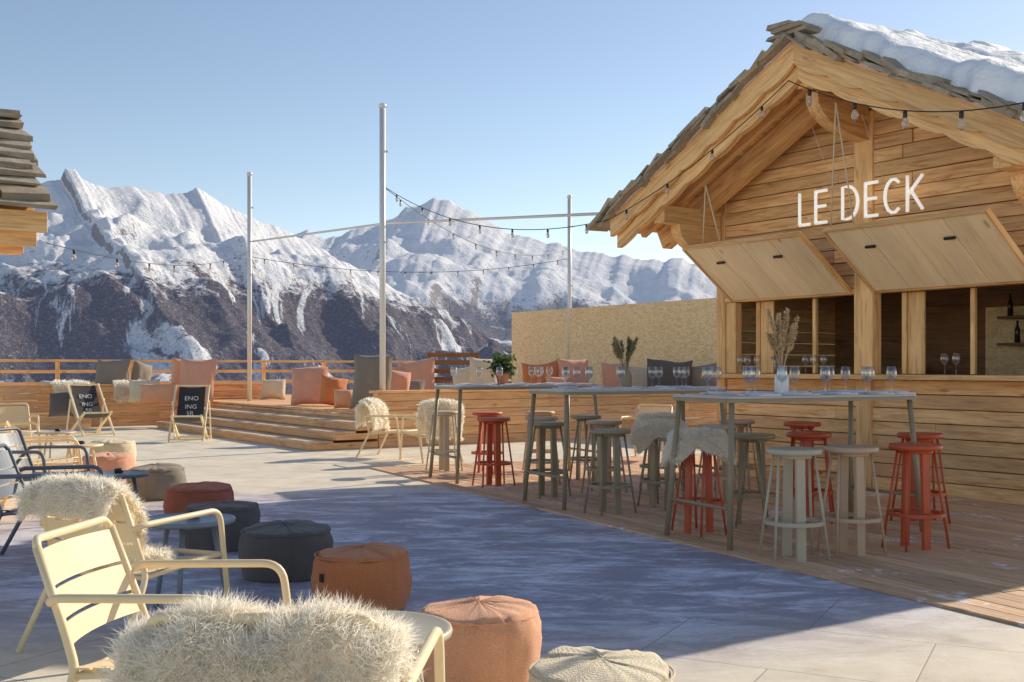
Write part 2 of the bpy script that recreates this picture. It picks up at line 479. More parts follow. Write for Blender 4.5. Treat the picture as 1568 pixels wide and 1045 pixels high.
for x,L_,hh in ((-2.2,.72,.34),(0,.85,.36),(2.2,.72,.34)):
    zt=4.50-SL*abs(x)-.345
    prof=[(-.04,0),(-L_,0)]
    for k in range(9):
        a=k/8*math.pi/2; prof.append((-L_*math.cos(a)*1.0 if k else -L_, -.06-hh*math.sin(a)))
    prof.append((-.04,-.06-hh))
    n=len(prof); vs=[(x-.08,p[0],zt+p[1]) for p in prof]+[(x+.08,p[0],zt+p[1]) for p in prof]
    fs=[tuple(range(n)),tuple(range(2*n-1,n-1,-1))]+[(i,(i+1)%n+0,(i+1)%n+n,i+n)[::-1] for i in range(n)]
    mb.add(vs,fs,0,[(v[1],v[0],v[2]) for v in vs])
mb.obj('corbels',[W_BEAM],H,bevel=.006)
def barge(mb,y0,y1,ztop,depth,amp,lam,xe):
    for sx in (-1,1):
        n=110; vs=[];gs=[]
        for i in range(n+1):
            x=xe*i/n; zt=ztop-SL*x
            s=(x%lam)/lam; sc_=amp*abs(math.sin(math.pi*s))**.7
            zl=zt-depth-sc_
            for y in (y0,y1):
                vs+=[(sx*x,y,zt),(sx*x,y,zl)]; gs+=[(x+sx*3,zt+SL*x,y),(x+sx*3,zl+SL*x,y)]
        fs=[]
        for i in range(n):
            a=i*4;b=a+4
            fs+=[(a,a+1,b+1,b),(a+2,b+2,b+3,a+3),(a,b,b+2,a+2),(a+1,a+3,b+3,b+1)]
        fs+=[(0,2,3,1),(n*4,n*4+1,n*4+3,n*4+2)]
        mb.add(vs,fs,0,gs)
mb=MB()
barge(mb,-1.13,-1.085,4.62,.21,.045,.42,2.93)
barge(mb,-1.06,-.985,4.50,.24,.035,.42,2.88)
mb.obj('bargeboards',[W_BEAM],H)
mb=MB()
for sx in (-1,1): mb.beam((0,-1.14,4.64),(sx*2.96,-1.14,4.64-SL*2.96),.03,.045)
mb.obj('verge_flashing',[paint('snowy_flashing',(.80,.60,.52),.7)],H)
mb=MB()
for sx in (-1,1):
    L=math.hypot(2.93,2.93*SL); nb=16; c=1/math.hypot(1,SL)
    for i in range(nb):
        s0=i*L/nb+.004; s1=(i+1)*L/nb-.003
        x0=s0*c*sx; x1=s1*c*sx
        za=4.52-SL*abs(x0); zb=4.52-SL*abs(x1)
        mb.beam(((x0+x1)/2,-.98,(za+zb)/2),((x0+x1)/2,4.9,(za+zb)/2),(s1-s0),.03,up=(sx*SL,0,1))
mb.obj('soffit_boards',[W_BEAM],H)
def slabs(mb,sx,xe,y0,y1,ztop,sl,rows,th=.035,ov=.09):
    L=math.hypot(xe,xe*sl); c=1/math.hypot(1,sl)
    dirx=Vector((sx*c,0,-sl*c)); nrm=Vector((sx*sl*c,0,c))
    for r in range(rows):
        for lay in range(2):
            s=(r+.5+lay*.5)*L/rows-.02
            y=y0-R(.0,ov)
            while y<y1:
                w=R(.26,.6); hl=L/rows*R(.58,.9)
                tilt=nrm*.03
                cc=Vector((0,y+w/2,ztop))+dirx*(s+R(-.04,.04))+nrm*(.045+lay*.045+R(-.01,.018))
                X=(dirx*hl+tilt*R(-1.5,.4)); mb.box(cc,X,Vector((0,w/2-.004,0)),nrm*(th/2*R(.7,1.7)),0,.02)
                y+=w
mb=MB()
for sx in (-1,1): slabs(mb,sx,3.06,-1.2,4.95,4.60,SL,15)
for lay in range(3):
    y=-1.24-R(0,.08)
    while y<4.9:
        w=R(.3,.55); mb.box((R(-.05,.05),y+w/2,4.70+lay*.045),(.25-lay*.05,0,R(-.02,.02)),(0,w/2-.004,0),(0,0,.020),0,.022); y+=w
mb.obj('stone_roof_slabs',[SLATE],H,bevel=.005)
mb=MB(); nu,nv=70,110; vs=[];fs=[]
for i in range(nu+1):
    for j in range(nv+1):
        s=i/nu; t=j/nv
        y=-1.10+t*5.8; x=-.16+s*3.06
        ed=.16*noise.noise(Vector((x*2.2,0,3)))+.09*noise.noise(Vector((x*6,1,3)))
        if j<8: y=y+ed*(1-j/8.)
        th=.27+.11*noise.noise(Vector((x*1.1,y*1.1,1)))+.05*noise.noise(Vector((x*3.3,y*3.3,1)))+.02*noise.noise(Vector((x*9,y*9,1)))+.26*t
        e=min(1,j/6)*min(1,(nv-j)/4)*min(1,i/5)*min(1,(nu-i)/5)
        th=th*math.sqrt(max(0,1-(1-e)**2))
        z=4.74-SL*abs(x)+th-.03
        vs.append((x,y,z))
for i in range(nu):
    for j in range(nv):
        a=i*(nv+1)+j; fs.append((a,a+nv+1,a+nv+2,a+1))
mb.add(vs,fs,0,None,True); mb.obj('roof_snow',[SNOW],H)
sd=Vector((0,-.78,.57)); sn=Vector((0,-.57,-.78)).normalized()
for x0,x1 in ((-1.90,-.17),(.17,1.96)):
    mb=MB(); nb=4; w=(x1-x0)/nb; hp=Vector((0,-.06,2.13))
    for i in range(nb):
        c=hp+sd*.5+Vector((x0+w*(i+.5),0,0)); mb.box(c,Vector((w/2-.004,0,0)),sd*.5,sn*.014,0)
    for t in (.03,.97): mb.box(hp+sd*t+Vector(((x0+x1)/2,0,0))-sn*.03,Vector(((x1-x0)/2,0,0)),sd*.035,sn*.014,0)
    mb.box(hp+sd*1.012+Vector(((x0+x1)/2,0,0)),Vector(((x1-x0)/2+.01,0,0)),sd*.012,sn*.03,1)
    for xx in (x0-.012,x1+.012): mb.box(hp+sd*.5+Vector((xx,0,0)),Vector((.012,0,0)),sd*.52,sn*.03,1)
    for f in (.22,.72): mb.box(hp+sd*.72+Vector((x0+(x1-x0)*f,0,0))+sn*.03,Vector((.06,0,0)),sd*.012,sn*.012,2)
    mb.obj('serving_shutter',[W_PALE,W_BEAM,M_BLACK],H,bevel=.003)
mb=MB()
for x in (-1.5,.35):
    top=(x,-.9,4.05-SL*abs(x)+.1); mb.tube([top,(x-.15,-.80,2.68)],.008,6); mb.tube([top,(x+.15,-.80,2.68)],.008,6)
mb.obj('shutter_ropes',[M_ROPE],H)
# sign
mb=MB(); zb,zt=2.91,3.26; h=zt-zb; yy=-.12
def st(*p,closed=False): mb.tube([(q[0],yy,zb+q[1]*h) for q in p],.018,8,0,closed)
def ltr(c,x):
    w={'L':.15,'E':.155,'D':.2,'C':.19,'K':.18}[c]
    if c=='L': st((x,1.03),(x,0)); st((x,0),(x+w,0))
    if c=='E': st((x,1.03),(x,-.03)); st((x,1),(x+w,1)); st((x,0),(x+w,0)); st((x,.52),(x+w*.9,.52))
    if c=='D':
        st(*([(x,0),(x,1)]+[(x+w*.35+w*.65*math.sin(math.pi*k/10),.5+.5*math.cos(math.pi*k/10)) for k in range(11)]),closed=True)
    if c=='C': st(*[(x+w*.55+w*.55*math.cos(a),.5+.5*math.sin(a)) for a in [math.radians(50+i*26) for i in range(11)]])
    if c=='K': st((x,0-.03),(x,1.03)); st((x+w,1),(x,.45)); st((x+w*.25,.58),(x+w,0))
for c,x in (('L',-.80),('E',-.57),('D',-.20),('E',.10),('C',.345),('K',.62)): ltr(c,x)
mb.tube([(-.3,yy,3.2),(-.3,-.5,3.9)],.003,5,1); mb.tube([(.35,yy,3.2),(.35,-.5,3.9)],.003,5,1)
for x in (-.80,-.2,.10,.62): mb.tube([(x,yy,3.0),(x,0,3.0)],.008,6,1)
mb.obj('le_deck_sign',[M_SIGN,M_POLE],H)
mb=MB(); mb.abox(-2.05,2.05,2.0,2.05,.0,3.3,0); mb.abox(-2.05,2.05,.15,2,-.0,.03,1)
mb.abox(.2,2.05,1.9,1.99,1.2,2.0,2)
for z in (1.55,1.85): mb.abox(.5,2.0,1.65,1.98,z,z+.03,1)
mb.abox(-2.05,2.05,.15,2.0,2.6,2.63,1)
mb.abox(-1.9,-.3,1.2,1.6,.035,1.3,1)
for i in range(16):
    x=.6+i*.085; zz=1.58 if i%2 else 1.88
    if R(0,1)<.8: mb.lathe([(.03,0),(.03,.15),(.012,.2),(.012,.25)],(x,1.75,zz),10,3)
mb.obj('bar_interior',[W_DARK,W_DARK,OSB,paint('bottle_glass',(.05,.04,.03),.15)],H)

# ------------------------------------------------------------ left hut
H2=empty('stone_roofed_hut',(-3.86,9.0,0),GR)
mb=MB()
s2=.75; XR=1.08
c=1/math.hypot(1,s2)
for sx in (1,-1):
    L=XR/c; nrm=Vector((sx*s2*c,0,c)); dirx=Vector((sx*-c,0,s2*c))
    x_start=0 if sx>0 else -2*XR
    for r in range(8):
        for lay in range(2):
            s=r*L/8+lay*.09; y=.03+R(0,.10)
            while y>-5:
                w=R(.26,.6); cc=Vector((x_start,y-w/2,2.60))+dirx*(s+R(-.03,.03))+nrm*(.05+lay*.045+R(-.012,.02))
                mb.box(cc,dirx*.15*R(.85,1.1)+nrm*-.03*R(.3,1.6),Vector((0,w/2-.004,0)),nrm*.02*R(.7,1.7),0,.022); y-=w
for lay in range(2):
    y=.06
    while y>-5: w=R(.3,.5); mb.box((-XR+R(-.04,.04),y-w/2,2.64+XR*s2+.06+lay*.045),(.2-.05*lay,0,0),(0,w/2-.004,0),(0,0,.02),0,.02); y-=w
mb.obj('stone_roof_slabs',[SLATE],H2,bevel=.005)
mb=MB()
for sx in (1,-1):
    xc=-XR+sx*XR/2
    mb.box((xc,-2.45,2.56+XR/2*s2-.03),Vector((-sx*c,0,s2*c))*(XR/c/2),(0,2.45,0),Vector((sx*s2*c,0,c))*.02)
mb.abox(.0,.05,-5,.08,2.40,2.57); mb.abox(-.2,-.06,-5,.02,2.30,2.44)
mb.abox(-.55,-.38,-5,-.02,2.26,2.50)
for y in (-.35,-1.6,-2.9): mb.abox(-1.2,-.21,y-.07,y+.07,2.3,2.42)
for y0,y1 in ((-.62,-.45),(-4.9,-4.75)): mb.abox(-.55,-.38,y0,y1,0,2.25)
for i in range(15): mb.abox(-2.0,-.57,-.62,-.54,i*.147+.003,i*.147+.144); mb.abox(-.53,-.43,-4.7,-.64,i*.147+.003,i*.147+.144)
mb.obj('timber_frame',[W_BEAM],H2,bevel=.006)

# ------------------------------------------------------------ fur
def fursheet(mb,path_fn,count,length,width=.0035,mi=0,nu=22,nv=22,down=.35,spread=.5,seed=0,tk=20):
    P_=np.array([[path_fn(i/nu,j/nv) for j in range(nv+1)] for i in range(nu+1)])
    vs=P_.reshape(-1,3); fs=[]
    for i in range(nu):
        for j in range(nv):
            a=i*(nv+1)+j; fs.append((a,a+nv+1,a+nv+2,a+1))
    mb.add([tuple(v) for v in vs],fs,mi,None,True)
    r=np.random.default_rng(seed)
    U=r.uniform(0,nu-.001,count); V=r.uniform(0,nv-.001,count)
    i=U.astype(int); j=V.astype(int); a=(U-i)[:,None]; b=(V-j)[:,None]
    p00=P_[i,j];p10=P_[i+1,j];p01=P_[i,j+1];p11=P_[i+1,j+1]
    p=p00*(1-a)*(1-b)+p10*a*(1-b)+p01*(1-a)*b+p11*a*b
    n=np.cross(p10-p00,p01-p00); n/= (np.linalg.norm(n,axis=1)[:,None]+1e-9)
    pj=p+r.normal(0,.006,p.shape)
    key=(np.floor(pj*tk)@np.array([73856,19349,83492])).astype(np.int64)%4096
    tab=r.normal(0,1,(4096,3)); tuft=tab[key]
    dr=n*1.0+tuft*spread*.5+r.normal(0,1,(count,3))*spread*.55+np.array([0,0,-down])
    dr/=np.linalg.norm(dr,axis=1)[:,None]
    L=length*r.uniform(.5,1.2,count)[:,None]
    side=np.cross(dr,r.normal(0,1,(count,3))); side/=np.linalg.norm(side,axis=1)[:,None]
    side*=width
    curl=r.normal(0,1,(count,3))*.45+tuft*.2+np.array([0,0,-down*1.2])
    q1=p+dr*L*.5; d2=dr+curl; d2/=np.linalg.norm(d2,axis=1)[:,None]; q2=q1+d2*L*.5
    A=np.stack([p-side,p+side,q1-side*.8,q1+side*.8,q2],axis=1).reshape(-1,3)
    faces=[]
    for k in range(count):
        t=k*5; faces.append((t,t+1,t+3,t+2)); faces.append((t+2,t+3,t+4))
    mb.add(A.tolist(),faces,mi,None,True)
def polypath(pts):
    pts=[Vector(p) for p in pts]; ls=[(b-a).length for a,b in zip(pts[:-1],pts[1:])]; T=sum(ls)
    def f(v):
        s=v*T
        for a,b,l in zip(pts[:-1],pts[1:],ls):
            if s<=l+1e-9: return a.lerp(b,min(1,s/l))
            s-=l
        return pts[-1]
    return f
def drape_back(wid,drop_out,drop_in,seed,zt=.80):
    f=polypath(fillet([(0,-.45,zt-drop_out),(0,-.445,zt-.04),(0,-.35,zt+.02),(0,-.26,zt-.06),(0,-.19,zt-drop_in)],.07,5))
    def g(u,v):
        p=f(v); e=1-.12*abs(2*v-1)**3+.05*noise.noise(Vector((v*4,seed,0 if u<.5 else 5)))
        x=(u-.5)*wid*e
        dz=.03*noise.noise(Vector((u*5,v*4,seed)))-.045*abs(2*u-1)**4
        return (x,p.y+.03*noise.noise(Vector((u*7,v*5,seed+9))),p.z+dz)
    return g
def drape_seat(r0,z0,seed,lean=0.,asp=1.25,rm=.40):
    def g(u,v):
        a=-u*2*math.pi; rr=rm*v*(1+.35*noise.noise(Vector((math.cos(a)*1.5,math.sin(a)*1.5,seed))))
        x=math.cos(a)*rr*asp; y=math.sin(a)*rr
        q=math.hypot(x,y); over=max(0,q-r0)
        hx=x if q<r0 else x/q*(r0+over*.25); hy=y if q<r0 else y/q*(r0+over*.25)
        return (hx,hy,z0-over*.9+.012*noise.noise(Vector((x*8,y*8,seed))))
    return g

# ------------------------------------------------------------ armchair
def armchair_mb(mb):
    for s in (-1,1):
        mb.tube(fillet([(s*.315,.33,0),(s*.31,.25,.61),(s*.30,-.27,.60),(s*.265,-.31,.58)],.07,6),.0145,10)
        mb.tube(fillet([(s*.30,-.42,0),(s*.27,-.22,.36),(s*.262,-.26,.48),(s*.25,-.36,.745)],.05,4),.0145,10)
        mb.tube([(s*.27,-.22,.355),(s*.30,.285,.39)],.012,8)
        mb.tube([(s*.30,.285,.39),(s*.313,.29,.385)],.012,8)
    mb.tube(fillet([(-.25,-.358,.735),(-.23,-.375,.77),(.23,-.375,.77),(.25,-.358,.735)],.04,4),.0135,10)
    mb.tube([(-.30,.285,.385),(.30,.285,.385)],.012,8); mb.tube([(-.27,-.22,.35),(.27,-.22,.35)],.012,8)
    n=7
    for i in range(n):
        y0=-.20+i*.068; pts=[]
        for k in range(9):
            x=-.285+.57*k/8; z=.385+.01*(i/n)-.03*(1-(x/.285)**2)
            pts.append((x,y0,z))
        vs=[];fs=[]
        for p in pts: vs+=[(p[0],p[1]-.029,p[2]),(p[0],p[1]+.029,p[2]),(p[0],p[1]+.029,p[2]-.006),(p[0],p[1]-.029,p[2]-.006)]
        for k in range(8):
            a=k*4;b=a+4
            for q in range(4): fs.append((a+q,b+q,b+(q+1)%4,a+(q+1)%4))
        fs+=[(0,1,2,3),(35,34,33,32)]
        mb.add(vs,[f[::-1] for f in fs],0)
    for zc,hw in ((.475,.032),(.565,.045),(.678,.056)):
        vs=[];fs=[]
        yc=lambda z:-.26-(z-.48)*.36
        for k in range(11):
            x=-.252+.504*k/10; cv=-.035*(1-(x/.252)**2)
            for (zz,dy) in ((zc-hw,0),(zc+hw,0),(zc+hw,-.006),(zc-hw,-.006)):
                vs.append((x,yc(zz)+cv+dy,zz))
        for k in range(10):
            a=k*4;b=a+4
            for q in range(4): fs.append((a+q,a+(q+1)%4,b+(q+1)%4,b+q))
        fs+=[(3,2,1,0),(40,41,42,43)]
        mb.add(vs,[f for f in fs],0)
def chair(loc,face,m,fur=None):
    rz=math.atan2(face[1],face[0])-math.pi/2
    E=empty('metal_armchair',(loc[0],loc[1],0),rz)
    mb=MB(); armchair_mb(mb); mb.obj('frame',[m],E)
    if fur:
        mb=MB(); fur(mb); mb.obj('sheepskin',[FUR],E)
    return E
chair((-1.10,3.68),(1,-.10),M_CREAM)
chair((-1.82,5.35),(.40,.92),M_CREAM,lambda mb:(fursheet(mb,drape_back(.52,.13,.30,3,.79),16000,.05,.0022,seed=3),
      fursheet(mb,drape_seat(.16,.42,5,rm=.2,asp=1.1),4000,.035,.003,seed=4)))
chair((-.52,2.76),(.05,1),M_CREAM,lambda mb:fursheet(mb,drape_back(.60,.40,.42,11,.76),70000,.058,.0011,seed=11,nu=34,nv=44,spread=.55,down=.25,tk=24))
chair((-3.12,7.5),(1,.1),M_BLUE); chair((-4.05,9.5),(1,-.2),M_BLUE); chair((-4.55,10.9),(.9,.4),M_CREAM)
chair((-6.2,13.6),(1,0),M_CREAM); chair((-7.2,16),(.6,-1),M_CREAM)
chair((-1.15,15.6),(-.5,.9),M_CREAM,lambda mb:fursheet(mb,drape_back(.6,.5,.45,21,.84),7000,.06,.006,seed=21))
chair((-1.75,16.2),(.9,-.4),M_CREAM,lambda mb:fursheet(mb,drape_back(.5,.35,.4,22,.82),5000,.06,.006,seed=22))
chair((1.9,15.6),(-.4,-.9),M_CREAM)

def lowtable(loc,m,r=.25,h=.5,cup=True):
    mb=MB()
    mb.lathe([(.02,h-.03),(r-.02,h-.028),(r-.003,h-.024),(r,h-.012),(r-.003,h-.002),(r-.012,h),(r-.02,h-.004),(.02,h-.004)],n=56)
    for k in range(3):
        a=k*2.094+.6; mb.tube([(r*.55*math.cos(a),r*.55*math.sin(a),h-.03),(r*.9*math.cos(a),r*.9*math.sin(a),0)],.014,10)
    mb.lathe([(.03,h-.06),(.03,h-.03)],n=12)
    mb.obj('low_round_table',[m],loc=(loc[0],loc[1],0))
    if cup:
        mb=MB(); mb.lathe([(.034,0),(.036,.03),(.030,.031),(.028,.008),(.005,.008)],n=20); mb.obj('ashtray',[M_BLACK],loc=(loc[0]+.02,loc[1]+.03,h))
lowtable((-.435,3.46),M_PALE); lowtable((-1.74,5.96),M_TEAL); lowtable((-3.04,8.5),M_BLUE); lowtable((-4.57,11.7),M_CREAM); lowtable((-5.76,14),M_PALE)

def pouf(loc,m,dia=.53,h=.32,label=False,rot=0):
    r=dia/2; sd_=R(0,50)
    prof=[(.01,.0),(r*.86,.0),(r*.95,.02),(r*.99,.07),(r*1.03,h*.5),(r*1.01,h*.78),(r*.96,h*.90),(r*.945,h*.925),(r*.90,h*.965),(r*.7,h*1.0),(r*.4,h*1.03),(.01,h*1.035)]
    pr=[]
    for a,b in zip(prof[:-1],prof[1:]):
        for k in range(3): t=k/3; pr.append((a[0]*(1-t)+b[0]*t,a[1]*(1-t)+b[1]*t))
    pr.append(prof[-1])
    def fn(p,a):
        n=noise.noise(Vector((p.x*5,p.y*5,p.z*6+sd_)))*.018+noise.noise(Vector((math.cos(a)*4,math.sin(a)*4,p.z*30+sd_)))*.008
        seam=max(0,1-abs(math.sin(2*a))*14)*.008
        q=Vector((p.x,p.y,0)); 
        if q.length>.02: q=q*(1+(n-seam)/r)
        return Vector((q.x,q.y,p.z+ (n*1.1-seam*.6 if p.z>h*.9 else 0)))
    mb=MB(); mb.lathe(pr,n=96,fn=fn)
    mb.tube([(r*.965*math.cos(t*math.pi/32),r*.965*math.sin(t*math.pi/32),h*.915) for t in range(64)],.0045,6,0,True)
    if label: mb.box((.0,-r*1.05,h*.62),(.013,0,0),(0,.003,0),(0,0,.022),1)
    mb.obj('pouf',[m,M_BLACK],loc=(loc[0],loc[1],0),rz=rot)
pouf((-.135,4.6),F_PINK,.50,.325,rot=.5); pouf((-.82,6.05),F_ORANGE,.52,.32,True,-.75); pouf((-1.42,6.98),F_DARK,.57,.31,rot=.3)
pouf((-2.11,8.06),F_DARK,.53,.32); pouf((-2.62,9.3),F_BRICK,.55,.32); pouf((-3.55,11.1),F_GREY,.55,.32)
pouf((-4.55,12.5),F_ROSE,.56,.33); pouf((-5.35,14.9),F_BEIGE,.58,.33); pouf((.30,3.72),F_BEIGE,.5,.32,rot=1)

# ------------------------------------------------------------ high tables & stools
td=Vector((.893,.45,0)); ts=Vector((-.45,.893,0))
def hightable(c0):
    mb=MB(); c0=Vector((c0[0],c0[1],0)); Lx,Ly,h=1.84,.74,1.1
    def q(a,b,z): v=c0+td*a+ts*b; return (v.x,v.y,z)
    prof=[]; rr=.05
    for cx,cy,a0 in ((Lx-rr,rr,-90),(Lx-rr,Ly-rr,0),(rr,Ly-rr,90),(rr,rr,180)):
        for k in range(5): a=math.radians(a0+k*22.5); prof.append((cx+rr*math.cos(a),cy+rr*math.sin(a)))
    n=len(prof)
    for z0,z1,mi in ((h-.018,h,1),(h-.045,h-.020,0)):
        vs=[q(a,b,z0) for a,b in prof]+[q(a,b,z1) for a,b in prof]
        mb.add(vs,[tuple(range(n))[::-1],tuple(range(n,2*n))]+[(i,(i+1)%n,(i+1)%n+n,i+n) for i in range(n)],mi)
    for a,b in ((0,0),(Lx,0),(0,Ly),(Lx,Ly)):
        ia=.05 if a==0 else -.05; ib=.05 if b==0 else -.05
        mb.tube([q(a+ia,b+ib,h-.04),q(a-ia*.4,b-ib*.4,0)],.021,10)
    for a in (.0,Lx): mb.tube([q(a,.02,.30),q(a,Ly-.02,.30)],.014,8)
    mb.obj('high_bar_table',[M_GREEN,M_TOP])
    return q
T=[hightable(p) for p in ((1.55,7.88),(.48,10.08),(-.60,12.35))]

def stoolmesh(name,m):
    mb=MB(); r=.185; h=.76
    mb.lathe([(.01,h-.04),(r-.012,h-.04),(r,h-.032),(r,h-.008),(r-.008,h),(r-.03,h-.003),(.01,h-.006)],n=40)
    mb.lathe([(.12,h-.065),(.12,h-.039)],n=20)
    for k,a in enumerate((.25,1.82,3.39,4.96)):
        ca,sa=math.cos(a),math.sin(a)
        if k%2==0:
            mb.beam((ca*.085,sa*.085,h-.04),(ca*.105,sa*.105,0),.062,.028,up=(ca,sa,0))
        else:
            for q in (-1,1):
                mb.tube([(ca*.13-q*sa*.04,sa*.13+q*ca*.04,h-.04),(ca*.20-q*sa*.12,sa*.20+q*ca*.12,0)],.010,8)
    rr=.20; n=40
    vs=[];fs=[]
    for k in range(n):
        a=2*math.pi*k/n
        for rad,z in ((rr,.25),(rr,.275),(rr-.028,.275),(rr-.028,.25)): vs.append((rad*math.cos(a),rad*math.sin(a),z))
    for k in range(n):
        a=k*4;b=((k+1)%n)*4
        for q in range(4): fs.append((a+q,b+q,b+(q+1)%4,a+(q+1)%4))
    mb.add(vs,fs,0)
    for a in (.25,3.39):
        ca,sa=math.cos(a),math.sin(a); mb.beam((ca*.10,sa*.10,.262),(ca*.18,sa*.18,.262),.05,.018)
    return mb.mesh(name,[m])
SM={k:stoolmesh('bar_stool_'+k,m) for k,m in (('green',M_GREEN),('beige',M_BEIGE),('red',M_RED),('pale',M_PALE))}
def stool(x,y,k,rz=None,fur=None):
    rz=R(0,3) if rz is None else rz
    if fur is None: place('bar_stool',SM[k],(x,y,0),rz); return
    E=empty('bar_stool',(x,y,0),rz); place('stool_frame',SM[k],(0,0,0),0,E)
    mb=MB(); fursheet(mb,drape_seat(.20,.785,fur,rm=.36,asp=1.25),16000,.055,.0028,seed=fur,nu=40,nv=16,down=.45); mb.obj('sheepskin',[FUR2 if fur==31 else FUR],E)
stool(1.91,7.52,'pale',-1.6); stool(2.36,7.72,'beige',-1.5); stool(2.89,7.95,'red',-1.4)
stool(2.50,9.35,'red'); stool(3.40,9.25,'red'); stool(1.98,9.15,'green'); stool(1.46,8.68,'red',0.2,30)
stool(.87,9.85,'green',-1.2); stool(1.38,10.25,'green',.3,31); stool(.36,11.15,'green'); stool(.95,11.45,'beige'); stool(1.55,11.75,'green',.1,32)
stool(1.95,10.6,'beige')
stool(-.20,12.12,'red',-1.3); stool(.33,12.35,'beige'); stool(-.30,13.6,'red'); stool(.35,13.85,'beige'); stool(.85,12.7,'green'); stool(-.85,13.9,'pale')
stool(2.35,11.6,'beige'); stool(2.9,11.1,'red')

gm=MB(); gm.lathe([(.033,0),(.033,.003),(.006,.008),(.004,.02),(.004,.09),(.012,.10),(.030,.118),(.040,.145),(.040,.17),(.032,.215),(.0305,.215),(.038,.17),(.038,.147),(.028,.122),(.004,.105)],n=20)
GM=gm.mesh('wine_glass',[GLASS])
def glassat(p): place('wine_glass',GM,p)
mbn=MB()
for ti,q in enumerate(T):
    for a in (.25,.62,1.0,1.38,1.68):
        for b in (.14,.60):
            if R(0,1)<.8: glassat(q(a+R(-.04,.04),b+R(-.03,.03),1.1))
            if R(0,1)<.4: glassat(q(a+.09,b+R(-.03,.03),1.1))
            cc=Vector(q(min(a+.12,1.72),b,1.106)); x=td*.10; y=ts*.13
            mbn.box(cc,x,y,Vector((0,0,.005)),0,.004)
            mbn.box(cc+Vector((0,0,.010)),x*.45,y*.8,Vector((0,0,.004)),0,.004)
mbn.obj('napkins',[M_LINEN],bevel=.002)
for x,yl in ((-1.75,-.08),(-1.62,-.1),(-1.5,-.06),(-.75,-.08),(-.62,-.1),(-.5,-.07),(1.0,-.05),(1.15,-.08)):
    place('wine_glass',GM,(x,yl,1.233),0,H)
mb=MB(); mb.lathe([(.05,0),(.065,.05),(.06,.12),(.09,.2),(.085,.2),(.055,.12),(.06,.05),(.01,.01)],n=20); mb.obj('glass_carafe',[GLASS],H,loc=(-1.15,-.08,1.233))

def dried(q,a,b,h=.42,n=22,m=PAMP,seed=1):
    p=q(a,b,1.1); E=empty('flower_vase',p,0)
    mb=MB(); mb.lathe([(.045,0),(.055,.02),(.055,.13),(.045,.155),(.022,.18),(.022,.22),(.018,.22),(.018,.17),(.04,.15)],n=24); mb.obj('vase',[M_CERAM if m is PAMP else M_GREEN],E)
    mb=MB(); r=np.random.default_rng(seed)
    for i in range(n):
        an=r.uniform(0,6.28); sp=r.uniform(.02,.15); hh=.24+h*r.uniform(.35,1.)
        tip=Vector((math.cos(an)*sp,math.sin(an)*sp,hh)); mid=Vector((tip.x*.35,tip.y*.35,hh*.6))
        pts=[Vector((0,0,.1)),mid,tip]; mb.tube(pts,.0022,5)
        for k in range(170):
            t=r.uniform(.76,1.05); c=mid.lerp(tip,(t-.55)/.45) 
            dd=Vector(r.normal(0,1,3))*.8+Vector((tip.x,tip.y,.3)); dd.normalize(); L=r.uniform(.015,.04)
            s=dd.cross(Vector(r.normal(0,1,3))).normalized()*.008
            mb.add([c-s,c+s,c+dd*L],[(0,1,2)],0)
    mb.obj('stems',[m],E)
dried(T[0],.72,.30,.40,18,PAMP,seed=2)
dried(T[1],.86,.32,.24,14,SAGE,seed=3)
def potplant(p):
    E=empty('potted_plant',p,0); mb=MB()
    mb.lathe([(.055,0),(.085,.13),(.095,.13),(.095,.16),(.08,.16),(.078,.13),(.01,.12)],n=28); mb.obj('pot',[M_TERRA],E)
    mb=MB(); r=np.random.default_rng(5)
    for i in range(40):
        an=r.uniform(0,6.28); sp=r.uniform(.02,.17); hh=.15+r.uniform(.03,.2); tip=Vector((math.cos(an)*sp,math.sin(an)*sp,hh)); mb.tube([(0,0,.12),tip*.6+Vector((0,0,.05)),tip],.003,5)
        for k in range(12):
            c=tip*r.uniform(.7,1.05)+Vector(r.normal(0,.02,3)); dd=Vector(r.normal(0,1,3)).normalized(); s=dd.cross(Vector(r.normal(0,1,3))).normalized()*.018
            mb.add([c,c+dd*.03+s,c+dd*.065,c+dd*.03-s],[(0,1,2,3)],0)
    mb.obj('leaves',[LEAF],E)
potplant(T[2](.76,.42,1.1))

